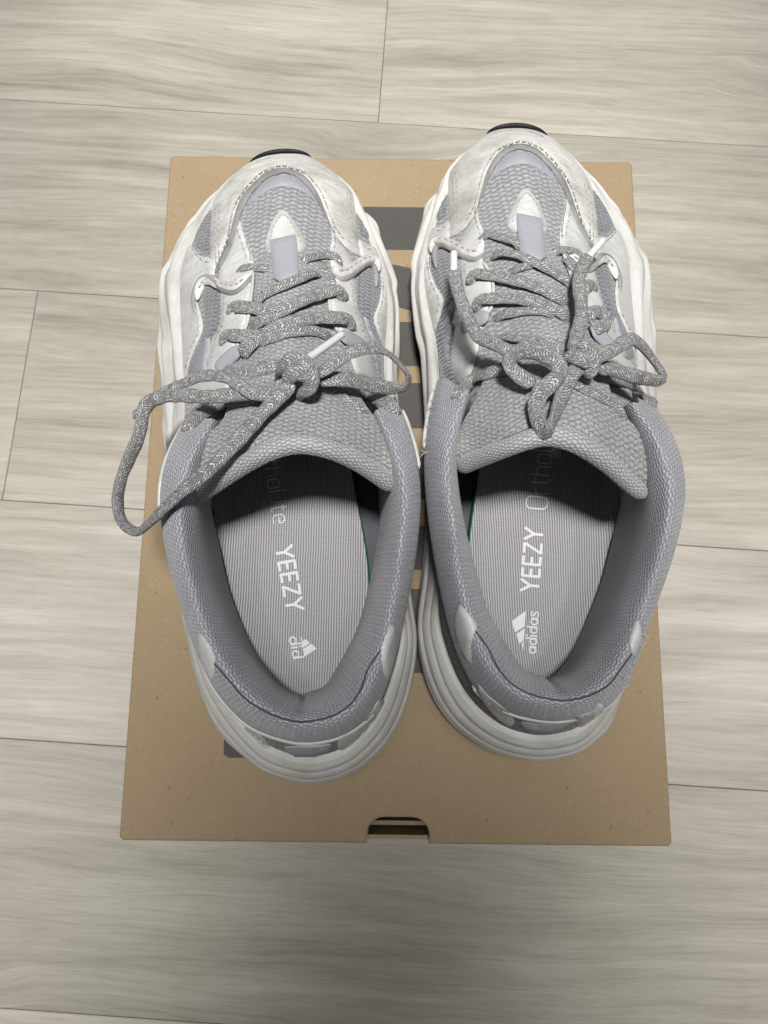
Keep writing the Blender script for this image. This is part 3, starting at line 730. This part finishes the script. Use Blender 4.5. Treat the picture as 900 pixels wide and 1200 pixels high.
# shoe bodies as ray targets
def bvh_of(names=None, xf=None):
    V, F, o = [], [], 0
    for nm, par, v, f, u, mt in parts:
        if names and nm not in names: continue
        vv = v if xf is None else xf(v, nm)
        V.append(vv); F += [tuple(i + o for i in q) for q in f]; o += len(v)
    return BVHTree.FromPolygons([tuple(x) for x in np.concatenate(V)], F)
def cast(bvh, px, py):
    d = Vector(ray(px, py)).normalized()
    hit = bvh.ray_cast(CAM_POS, d)
    return hit[0], hit[1]
class OnMesh:
    """height of the built shoe under a photo position, so trim can be laid on it"""
    def __init__(s, bvh): s.b = bvh
    def __call__(s, q):
        q = np.atleast_2d(q); r = []
        for x, y in q:
            h, _ = cast(s.b, x, y)
            if h is None: h = Vector(P(x, y, 0.05)); 
            r.append(h.z - HB)
        return np.array(r)
def mesh_panel(poly, bvh, off, thick=0.002, r=1.4, step=3.0):
    c = resample(np.r_[catmull(np.asarray(poly, float), 6, True), [poly[0]]], 2.5)[:-1]
    v, f = triangulate(c, step); t = np.clip(edge_dist(c, v) / r, 0, 1); e = 0.25 + 0.75 * np.sqrt(np.clip(1 - (1 - t) ** 2, 0, 1))
    def on(q, o_):
        out = []
        for (x, y), k in zip(q, np.broadcast_to(o_, (len(q),))):
            h, n_ = cast(bvh, x, y)
            if h is None: h, n_ = Vector(P(x, y, 0.06)), Vector((0, 0, 1))
            if n_.dot(Vector(ray(x, y))) > 0: n_ = -n_
            out.append(np.array(h) + np.array(n_) * k)
        return np.array(out)
    top, bt, bb = on(v, off * e), on(c, off * 0.25), on(c, -thick)
    n = len(v); m_ = len(c); V = np.r_[top, bt, bb]
    F = list(f) + [(n + i, n + (i + 1) % m_, n + m_ + (i + 1) % m_, n + m_ + i) for i in range(m_)]
    return V, F, V[:, :2] * 1000
HCB = bvh_of({'collar', 'quarter', 'midsole'})
HC = OnMesh(bvh_of({'collar', 'quarter', 'midsole'}))
LEFT_ONLY = []
LEFT_ONLY.append(len(parts)); add('heel_tab', mesh_panel([(234,742),(242,750),(249,762),(252,776),(249,798),(242,789),(236,774),(233,758)], HCB, 0.0008), 'heel')
LEFT_ONLY.append(len(parts)); add('heel_tab', mesh_panel([(459,732),(465,742),(465,758),(460,780),(453,798),(448,780),(447,764),(452,745)], HCB, 0.0008), 'heel')
add('collar_seam', edge_tube([(250,776),(264,792),(287,818),(313,835),(335,843),(356,846),(387,840),(409,827),(423,808),(431,785),(446,762)], HC, 0.0000, 0.0008), 'groove', Tc)
LEFT_ONLY.append(len(parts)); add('heel_patch', mesh_panel([(331,877.5),(345,876),(365,875.5),(388,873.5),(381,881),(366,886),(348,886),(338,882)], HCB, 0.0012), 'refl')
LEFT_ONLY.append(len(parts)); add('heel_overlay', mesh_panel([(258,820),(272,838),(288,850),(302,859),(312,868),(318,879),(305,873),(285,852),(268,834)], HCB, 0.0012), 'heel')
LEFT_ONLY.append(len(parts)); add('heel_overlay', mesh_panel([(396,868),(412,858),(430,842),(444,820),(449,824),(433,852),(410,874),(398,879)], HCB, 0.0012), 'heel')
LEFT_ONLY.append(len(parts)); add('heel_thread', edge_tube([(333,876),(350,874.5),(370,874),(389,872)], HC, 0.0012, 0.0006), 'thread_w')

# --- inside: lining floor, insole
ins = [(249,588),(254,622),(261,650),(271,694),(286,735),(302,770),(319,794),(333,808),(346,814),(360,812),(379,806),(394,786),(407,765),(421,735),(431,700),(430,660),(424,620),(416,578),(408,530),(400,480),(385,445),(340,430),(290,445),(262,490),(250,540)]
flat = lambda q: np.full(len(np.atleast_2d(q)), 0.0335)
ins_c = resample(np.r_[catmull(np.array(ins, float), 6, True), [ins[0]]], 3.0)[:-1]
cup = lambda q: 0.0335 + 0.0030 * np.clip(1 - edge_dist(ins_c, np.atleast_2d(q)) / 26, 0, 1) ** 2
Ti = add('insole', panel_data(ins, cup, 0.0008, 0.0, 4, 5), 'insole')
c = resample(np.r_[catmull(np.array(ins, float), 6, True), [ins[0]]], 3.0)[:-1]
a_ = surf_point(flat, c, np.full(len(c), 0.0034)); cc = a_.mean(0)
sel = np.array([i for i, q in enumerate(c) if q[0] > 405 and 470 < q[1] < 695]); sel = sel[np.argsort(c[sel][:, 1])]
a_ = a_[sel]
G = np.stack([a_ + (a_ - cc) * np.array([0.001, 0.001, 0]), a_ + (a_ - cc) * np.array([.022, .008, 0]) - np.array([0, 0, 0.0010]), a_ + (a_ - cc) * np.array([.022, .008, 0]) - np.array([0, 0, 0.006])], 1)
add('insole_edge', (G.reshape(-1, 3), grid_faces(len(a_), 3), grid_uv(G)), 'teal', Ti)
lo = [(240,580),(250,660),(280,745),(325,808),(350,818),(380,812),(425,750),(448,680),(455,600),(445,520),(430,440),(400,360),(340,300),(270,360),(235,450),(232,520)]
add('lining', panel_data(lo, lambda q: np.full(len(np.atleast_2d(q)), 0.0275), 0.0, 0.0, 3, 12), 'lining')

wb = A3 - outw * 0.0065; wb[:, 2] = HB + 0.026; wt = A3 - outw * 0.0045; wt[:, 2] += 0.004
wm = (wb + wt) / 2 - outw * 0.0005
G = np.stack([wb, wm, wt], 1)
add('lining', (G.reshape(-1, 3), grid_faces(ns, 3, True), grid_uv(G)), 'collar')
under = [(240,310),(290,290),(335,285),(380,290),(430,310),(442,350),(441,400),(436,440),(430,490),(400,485),(345,480),(290,483),(244,492),(234,450),(225,400),(226,350)]
add('lining', panel_data(under, H, -0.004, 0.001, 3, 9, sharp=True), 'lining')
under_t = [(x, y - 2) if y > 500 else (x, y) for x, y in [(300,430),(380,430),(405,470),(436,512),(455,556),(428,541),(398,525),(345,513),(290,535),(250,560),(228,574),(226,548),(250,512),(275,470)]]
add('tongue_lining', panel_data(under_t, HT, -0.0035, 0.001, 3, 7), 'lining')

# ------------------------------------------------------------------ right shoe = mirror image of the left one
RA, RS, RT = math.radians(4.674), 1.0165, np.array([0.00984559, 0.00695188])
def rigid(v):
    v = np.asarray(v, float); x, y, z = -v[:, 0], v[:, 1], v[:, 2] - HB
    ca, sa = math.cos(RA) * RS, math.sin(RA) * RS
    return np.stack([ca * x - sa * y + RT[0], sa * x + ca * y + RT[1], z * RS + HB], 1)
# landmarks (left photo x, y / right photo x, y / height): the worn right shoe sits a little differently
LM = [((293,189),(639,152),.031),((364,181),(573,155),.031),((250,321),(691,289),.055),((422,299),(534,277),.047),((331,247),(615.5,224),.065),
 ((233,743),(748,728),.085),((458,733),(540,708),.085),((271,366),(699,341),.072),((404,350),(553,330),.07),((262,403),(709,380),.072),((411,384),(559,361),.07),
 ((346,813),(642,795.5),.035),((370,917),(622,888),.012),((186,400),(763,378),.016),((189,580),(803,572),.084),((493,585),(499,562),.083),((246,831),(708,845),.012),((484,785),(489,768),.012),
 ((457,864),(521,846),.012),((312,904),(676,875),.012),((460,358),(484,335),.016),((205,300),(747,292),.019),((448,300),(493,282),.018)]
def warp_of(lms, reg):
    a = rigid(np.array([P(*l, h) for l, r, h in lms])); b_ = np.array([P(*r, h * RS) for l, r, h in lms])
    wx = TPS(np.c_[a[:, :2] * 1000, (b_ - a)[:, 0]], reg); wy = TPS(np.c_[a[:, :2] * 1000, (b_ - a)[:, 1]], reg)
    return lambda v: v + np.stack([wx(v[:, :2] * 1000), wy(v[:, :2] * 1000), np.zeros(len(v))], 1)
W1 = warp_of(LM, 0.25)
W2 = warp_of([q for q in LM if q[0][1] < 420] + [((222,587),(756,582),.0875),((463,572),(535,546),.089),((345,521),(642,509),.1185),((290,541),(700,532),.110),((400,530),(588,529),.112),
  ((212,570),(766,566),.091),((473,556),(530,534),.093),((236,515),(745,500),.096),((444,506),(553,497),.096),((345,460),(640,440),.10)], 0.02)
def right_xf(v, name=''):
    return (W2 if name.startswith('tongue') else W1)(rigid(v))

def emit(prefix_origin, xf=None):
    root = bpy.data.objects.new('sneaker', None); col.objects.link(root); root.location = prefix_origin
    objs = []
    for k_, (nm, par, v, f, u, mt) in enumerate(parts):
        if xf is not None and k_ in LEFT_ONLY: objs.append(None); continue
        vv = v if xf is None else xf(v, nm)
        o = make(nm, vv, f, mt, root if par is None else objs[par], u, prefix_origin, True, flip=xf is not None)
        objs.append(o)
    return root, objs
oL = (float(A1[:, 0].mean()), float(A1[:, 1].mean()), HB)
left, left_objs = emit(oL)
rc_ = right_xf(np.array([oL]))[0]; oR = (float(rc_[0]), float(rc_[1]), HB)
right, right_objs = emit(oR, right_xf)
tag(left, 'grey and white sneaker whose big lace loop hangs over the left edge of the box', 'sneaker', 'pair of worn sneakers')
tag(right, 'grey and white sneaker with a lace loop flopped over its tongue lip', 'sneaker', 'pair of worn sneakers')

# ------------------------------------------------------------------ laces
LW, LT = 0.0060, 0.0018
def lace_path(bvh, pts, lift, step=0.0012):
    """pts: (x, y) laid on the shoe, or (x, y, h) in the air"""
    out = []
    for q in pts:
        if len(q) == 3: out.append(P(*q)); continue
        h, _ = cast(bvh, *q)
        if h is None: h = Vector(P(q[0], q[1], 0.06))
        hp = np.array(h); k = (lift) / abs(ray(*q)[2]); out.append(hp - ray(*q) * k)
    p = resample(catmull(np.array(out), 10), step)
    air = any(len(q) == 3 for q in pts)
    # keep the cord out of what it lies on
    for i in range(len(p)):
        hit = bvh.ray_cast(Vector((p[i][0], p[i][1], HB + 0.3)), Vector((0, 0, -1)))
        if hit[0] is not None: p[i, 2] = max(p[i, 2], hit[0].z + LT * 0.42)
    z = p[:, 2].copy()
    for _ in range(3): z[1:-1] = (z[:-2] + 2 * z[1:-1] + z[2:]) / 4
    p[:, 2] = np.maximum(z, p[:, 2] - 0.0006)
    return p
def lace(bvh, pts, lift=0.0022, w=LW, t=LT, twist=0.0, dive=0.0045):
    p = lace_path(bvh, pts, lift)
    d = np.arange(len(p)) * 0.0012
    if len(pts[0]) == 2: p[:, 2] -= dive * np.clip(1 - d / 0.005, 0, 1) ** 1.5
    if len(pts[-1]) == 2: p[:, 2] -= dive * np.clip(1 - d[::-1] / 0.005, 0, 1) ** 1.5
    tw = twist * np.linspace(0, 1, len(p)) if np.isscalar(twist) else np.interp(np.linspace(0, 1, len(p)), np.linspace(0, 1, len(twist)), twist)
    wv = w * (1 + 0.06 * np.sin(np.arange(len(p)) * 0.35 + random.random() * 6) + 0.04 * np.sin(np.arange(len(p)) * 0.9))
    return tube_data(p, wv, t, 14, power=0.8, taper=0.35, twist=tw)

bl = bvh_of(); br = bvh_of(None, right_xf)
def build_laces(bvh, segs, root, origin, aglets):
    data = []
    for s_ in segs:
        kw = s_[1] if len(s_) > 1 else {}
        data.append(lace(bvh, s_[0], **kw))
    v, f, u = join_data(data)
    o = make('lace', v, f, 'lace', root, u, origin)
    for a in aglets:
        p = resample(Pa(a), 0.001)
        v, f, u = tube_data(p, 0.0031, 0.0029, 10, taper=0.3)
        make('aglet', v, f, 'aglet', o, u, origin)
    return o
LL = [
 ([(278,321),(283,315),(300,314),(318,315)], dict(lift=.0015, w=.0038)),
 ([(350,305),(367,301),(384,299),(395,303),(396,310)], dict(lift=.0018, w=.0040)),
 ([(374,302),(379,314),(386,326),(392,336)], dict(lift=.0012, w=.0040)),
 ([(271,367),(274,360),(290,360),(312,364),(330,368)], dict(lift=.0022)),
 ([(262,404),(266,393),(280,393),(298,394),(315,396)], dict(lift=.0022)),
 ([(293,360),(310,345),(330,335),(352,326),(374,317)], dict(lift=.0030, w=.0044)),
 ([(300,404),(320,395),(345,389),(370,388),(390,397)], dict(lift=.0022, w=.0044)),
 ([(292,384),(305,376),(320,368),(349,354),(376,344),(395,340),(404,350)], dict(lift=.0040)),
 ([(280,413),(300,398),(315,388),(336,379),(367,373),(395,372),(408,375),(411,384)], dict(lift=.0042)),
 ([(260,430),(272,437),(290,437),(312,431),(332,425)], dict(lift=.0030)),
 ([(366,446),(400,455),(430,463),(455,472),(466,485)], dict(lift=.0030)),
 ([(362,455),(392,460),(411,471),(430,487)], dict(lift=.0015, w=.0034)),
 ([(215,506),(232,487),(258,476),(282,469),(305,463),(332,456)], dict(lift=.0030)),
 # right bow loop
 ([(362,440),(380,433,.113),(395,423,.112),(411,413,.110),(431,408,.106),(451,412,.100),(466,424,.095),(478,440,.091),(475,452,.089),(458,455,.091),(430,450,.098),(405,445,.105),(385,444,.109),(364,446)], dict(lift=.0050, twist=[0,.3,.2,.9,1.3,.6,0,0])),
 # left bow loop, hangs off the shoe
 ([(338,450,.113),(312,460,.114),(280,462,.110),(242,465,.104),(209,463,.097),(184,467,.091),(170,478,.087),(163,510,.083),(152,536,.081),(142,562,.080),(138,588,.081),(143,611,.085),(160,623,.092),(176,612,.100),(194,594,.108),(216,574,.113),(253,543,.117),(293,500,.120),(318,474,.118),(342,450,.115)], dict(w=.0056, t=.0030, twist=[0,0,.2,.5,1.0,1.2,1.0,.6,.2,0,0])),
 # free end curling left
 ([(346,452,.117),(330,458,.116),(313,463,.115),(298,462,.1145),(283,453,.1125),(268,444,.109),(247,440,.103),(229,443,.098),(212,451,.094),(190,462,.088),(170,480,.081),(156,490,.078)], dict(w=.0048)),
 # knot
 ([(326,440),(334,427,.116),(347,420,.120),(360,427,.1205),(366,441,.120),(361,455,.116),(350,460)], dict(lift=.003, w=.0060, t=.0036)),
 ([(334,448,.114),(345,437,.1195),(356,437,.120),(366,446,.116)], dict(w=.0062, t=.0036)),
]
build_laces(bl, LL, left, oL, [[(402,391,.101),(380,407,.109),(357,423,.117)]])
RR = [
 ([(562,281),(572,275),(590,279),(612,286)], dict(lift=.0018, w=.0040)),
 ([(646,293),(664,293),(676,297),(682,303)], dict(lift=.0018, w=.0038)),
 ([(578,372),(603,366),(637,364),(657,371)], dict(lift=.0020, w=.0042)),
 ([(553,331),(558,321),(585,325),(614,331),(645,343),(669,356)], dict(lift=.0030, w=.0052)),
 ([(559,362),(564,351),(592,350),(625,353),(652,363),(670,374)], dict(lift=.0034, w=.0052)),
 ([(576,297),(600,297),(630,309),(655,323),(674,333)], dict(lift=.0036, w=.0040)),
 ([(596,318),(618,311),(640,306)], dict(lift=.0020, w=.0036)),
 ([(664,297),(670,310),(676,322)], dict(lift=.0020, w=.0044)),
 ([(681,338),(692,334),(699,342)], dict(lift=.0026)),
 ([(688,370),(698,365),(708,371),(707,383),(695,383)], dict(lift=.0030)),
 ([(583,393),(614,398),(645,402),(670,408)], dict(lift=.0026, w=.0036)),
 ([(535,467),(550,448),(572,437),(595,432),(614,428)], dict(lift=.0034, w=.0056)),
 ([(600,412),(625,405),(650,411),(682,420)], dict(lift=.0034)),
 ([(688,432),(720,444),(744,458),(764,475)], dict(lift=.0032)),
 ([(660,440),(671,449),(698,462),(720,476),(737,493)], dict(lift=.0026, w=.0038)),
 # free ends with aglets
 ([(532,317,.081),(534,330,.083),(541,354,.088),(551,378,.095),(561,394,.100),(580,403,.106),(602,415,.110)], dict(w=.0056, t=.0034)),
 ([(690,300,.084),(683,311,.087),(678,330,.091),(681,352,.096),(681,375,.101),(675,395,.106),(672,412,.112)], dict(w=.0056, t=.0034)),
 # right bow loop
 ([(688,424,.113),(702,417,.114),(720,409,.112),(739,398,.107),(753,406,.101),(767,424,.095),(777,440,.092),(770,446,.092),(744,441,.098),(720,434,.105),(700,429,.110)], dict(w=.0058, t=.0030, twist=[0,0,.2,.9,1.1,.4,0])),
 # left bow loop flopped over the tongue lip
 ([(684,426,.115),(668,442,.118),(656,470,.121),(647,494,.126),(640,507,.126),(633,499,.125),(628,481,.122),(631,465,.122),(643,451,.124),(655,438,.124),(652,424,.122),(634,414,.118),(614,412,.115),(599,418,.113),(598,430,.112),(611,442,.113),(626,452,.115)], dict(w=.0062, t=.0030, twist=[0,.2,.5,1.2,.8,.2,0,.4,.8,.3,0])),
 # knot
 ([(676,412,.117),(686,408,.119),(694,418,.1195),(694,432,.118),(684,440,.115)], dict(w=.0056, t=.0034)),
 ([(664,414,.115),(676,419,.119),(690,424,.119),(700,426,.114)], dict(w=.0060, t=.0036)),
]
build_laces(br, RR, right, oR, [[(532,294,.078),(532,318,.081)], [(708,280,.079),(689,302,.084)]])

# ------------------------------------------------------------------ printing on the insoles (stroke lettering)
def arc(cx, cy, rx, ry, a0, a1, n=12):
    return [(cx + rx * math.cos(a), cy + ry * math.sin(a)) for a in np.linspace(math.radians(a0), math.radians(a1), n)]
def rrect(w, h, r, n=5):
    return arc(w - r, h - r, r, r, 0, 90, n) + arc(r, h - r, r, r, 90, 180, n) + arc(r, r, r, r, 180, 270, n) + arc(w - r, r, r, r, 270, 360, n) + [(w, h - r)]
BOLD = {'Y': (.66, [[(0, 1), (.33, .48)], [(.66, 1), (.33, .48)], [(.33, .52), (.33, 0)]]),
        'E': (.50, [[(0.04, 0), (0.04, 1)], [(0, .95), (.5, .95)], [(0, .5), (.46, .5)], [(0, .05), (.5, .05)]]),
        'Z': (.60, [[(0, .95), (.58, .95)], [(.56, .95), (.04, .05)], [(0, .05), (.6, .05)]])}
THIN = {'O': (.52, [rrect(.52, 1, .22)]), 'r': (.24, [[(0, 0), (0, .66)], [(0, .46), (.1, .63), (.24, .66)]]),
        't': (.28, [[(.1, .9), (.1, .1), (.17, 0), (.28, 0)], [(0, .66), (.28, .66)]]), 'h': (.36, [[(0, 0), (0, 1)], [(0, .5), (.1, .64), (.26, .64), (.36, .52), (.36, 0)]]),
        'o': (.40, [rrect(.40, .66, .16)]), 'L': (.34, [[(0, 1), (0, 0), (.34, 0)]]), 'i': (.02, [[(0, 0), (0, .66)], [(0, .84), (0, .92)]]),
        'e': (.38, [[(0, .34), (.38, .34), (.38, .5), (.28, .66), (.1, .66), (0, .52), (0, .14), (.1, 0), (.36, 0)]])}
ADI = {'a': (.56, [arc(.27, .31, .24, .29, 0, 360, 16), [(.54, .62), (.54, 0)]]), 'd': (.56, [arc(.27, .31, .24, .29, 0, 360, 16), [(.54, 1), (.54, 0)]]),
       'i': (.10, [[(.05, 0), (.05, .62)], [(.05, .82), (.05, 1)]]), 's': (.42, [[(.42, .54), (.3, .62), (.1, .60), (.03, .46), (.12, .35), (.32, .28), (.4, .16), (.3, .02), (.1, 0), (0, .1)]])}
def text_strokes(word, font, gap):
    x = 0; out = []
    for ch in word:
        w, st_ = font[ch]
        for s_ in st_: out.append([(x + a, b_) for a, b_ in s_])
        x += w + gap
    return out, x - gap
def ribbon(pts, w, to3):
    p = np.array(pts, float); t = np.gradient(p, axis=0); t /= np.linalg.norm(t, axis=1)[:, None] + 1e-9
    n = np.stack([-t[:, 1], t[:, 0]], 1) * w / 2
    L, R_ = p + n, p - n
    V = [to3(a) for a in L] + [to3(a) for a in R_]; k = len(p)
    return np.array(V), [(i, i + 1, k + i + 1, k + i) for i in range(k - 1)], np.array(V)[:, :2] * 1000
def lettering(name, strokes, total, sw, start, end, cap_vec, h, material, parent, origin, polys=()):
    """start/end: photo positions of the baseline ends, cap_vec: photo offset baseline -> cap line"""
    s0, s1, cv = np.array(start, float), np.array(end, float), np.array(cap_vec, float)
    cnt = [0]
    def to3(a):
        q = s0 + (s1 - s0) * (a[0] / total) + cv * a[1]; return P(q[0], q[1], h + cnt[0] * 0.000012)
    data = []
    for s_ in strokes:
        cnt[0] += 1; data.append(ribbon(s_, sw, to3))
    for pl in polys:
        V = np.array([to3(a) for a in pl]); data.append((V, [tuple(range(len(pl)))], V[:, :2] * 1000))
    v, f, u = join_data(data)
    return make(name, v, f, material, parent, u, origin, smooth=False)
iL, iR = left_objs[Ti], right_objs[Ti]
hL = 0.0335 + 0.0008 + 0.0002; hR = (0.0335 + 0.0008) * 1.015 + 0.0002
s_, tot = text_strokes('YEEZY', BOLD, .16)
lettering('lettering', s_, tot, .15, (322, 642), (336, 717), (20.5, -3.5), hL, 'print', iL, oL)
lettering('lettering', s_, tot, .15, (631.5, 694), (637, 620), (-22, -2), hR, 'print', iR, oR)
s_, tot = text_strokes('OrthoLite', THIN, .15)
lettering('lettering', s_, tot, .065, (304, 512), (321, 614), (20, -3), hL, 'thin_print', iL, oL)
lettering('lettering', s_, tot, .065, (641, 597), (651, 490), (-25, -2), hR, 'thin_print', iR, oR)
MOUNT = [[(0.10, 1.05), (.42, 1.22), (.62, 1.05)], [(.62, 1.05), (.42, 1.50), (.88, 1.80), (1.20, 1.05)], [(1.30, 1.05), (.95, 1.95), (1.50, 2.30), (2.05, 1.05)]]
s_, tot = text_strokes('did', ADI, .16)
lettering('logo', s_, tot, .13, (338.5, 747), (343.5, 772), (12.5, -2.2), hL, 'print', iL, oL, [[(a * tot / 2.05, b_) for a, b_ in p_] for p_ in MOUNT])
s_, tot = text_strokes('adidas', ADI, .15)
lettering('logo', s_, tot, .13, (628, 766), (631, 717), (-13, -1), hR, 'print', iR, oR, [[(a * tot / 2.05, 0.15 + b_ * 0.95) for a, b_ in p_] for p_ in MOUNT])

HRB = bvh_of({'collar', 'quarter', 'midsole'}, right_xf)
for nm, poly, off, mt in (('heel_tab', [(539,709),(548,718),(559,733),(555,744),(552,758),(552,778),(543,766),(535.5,748),(533,724)], .0008, 'heel'),
                 ('heel_tab', [(747,728),(751,738),(751,750),(743,770),(739,757),(738,748),(742,736)], .0008, 'heel'),
                 ('heel_overlay', [(560,802),(572,815),(586,826),(598,836),(603,846),(596,850),(580,838),(566,820)], .0012, 'heel'),
                 ('heel_overlay', [(676,841),(692,834),(704,824),(706,832),(692,846),(678,852)], .0012, 'heel'),
                 ('heel_patch', [(610,846),(630,848),(650,848),(668,844),(660,853),(640,857),(618,855)], .0012, 'refl')):
    v, f, u = mesh_panel(poly, HRB, off)
    make(nm, v, f, mt, right, u, oR)
# frayed threads along the outer heel of the right shoe
fr = []
rb = br
for x, y in [(752,728),(755,736),(756,744),(755,752),(752,760),(748,768),(744,776),(741,784),(736,792),(731,798),(733,804),(503,468),(502,476),(501,486),(499,498),(497,512),(496,530)]:
    for _ in range(2):
        h, _n = cast(rb, x + (-4 if x > 600 else 4), y)
        if h is None: continue
        d = Vector(((1 if x > 600 else -1) * random.uniform(.4, 1), random.uniform(-.7, .7), random.uniform(-.1, .5))).normalized()
        L = random.uniform(.0018, .0042); p0 = np.array(h) - np.array(d) * 0.0012
        p = np.array([p0, p0 + np.array(d) * L * 0.5 + rng.normal(0, .0004, 3), p0 + np.array(d) * L + rng.normal(0, .0007, 3)])
        fr.append(tube_data(catmull(p, 3), 0.00026, 0.00026, 4, taper=0))
v, f, u = join_data(fr)
tag(make('loose_threads', v, f, 'thread_w', right, u, oR), kind='stuff')
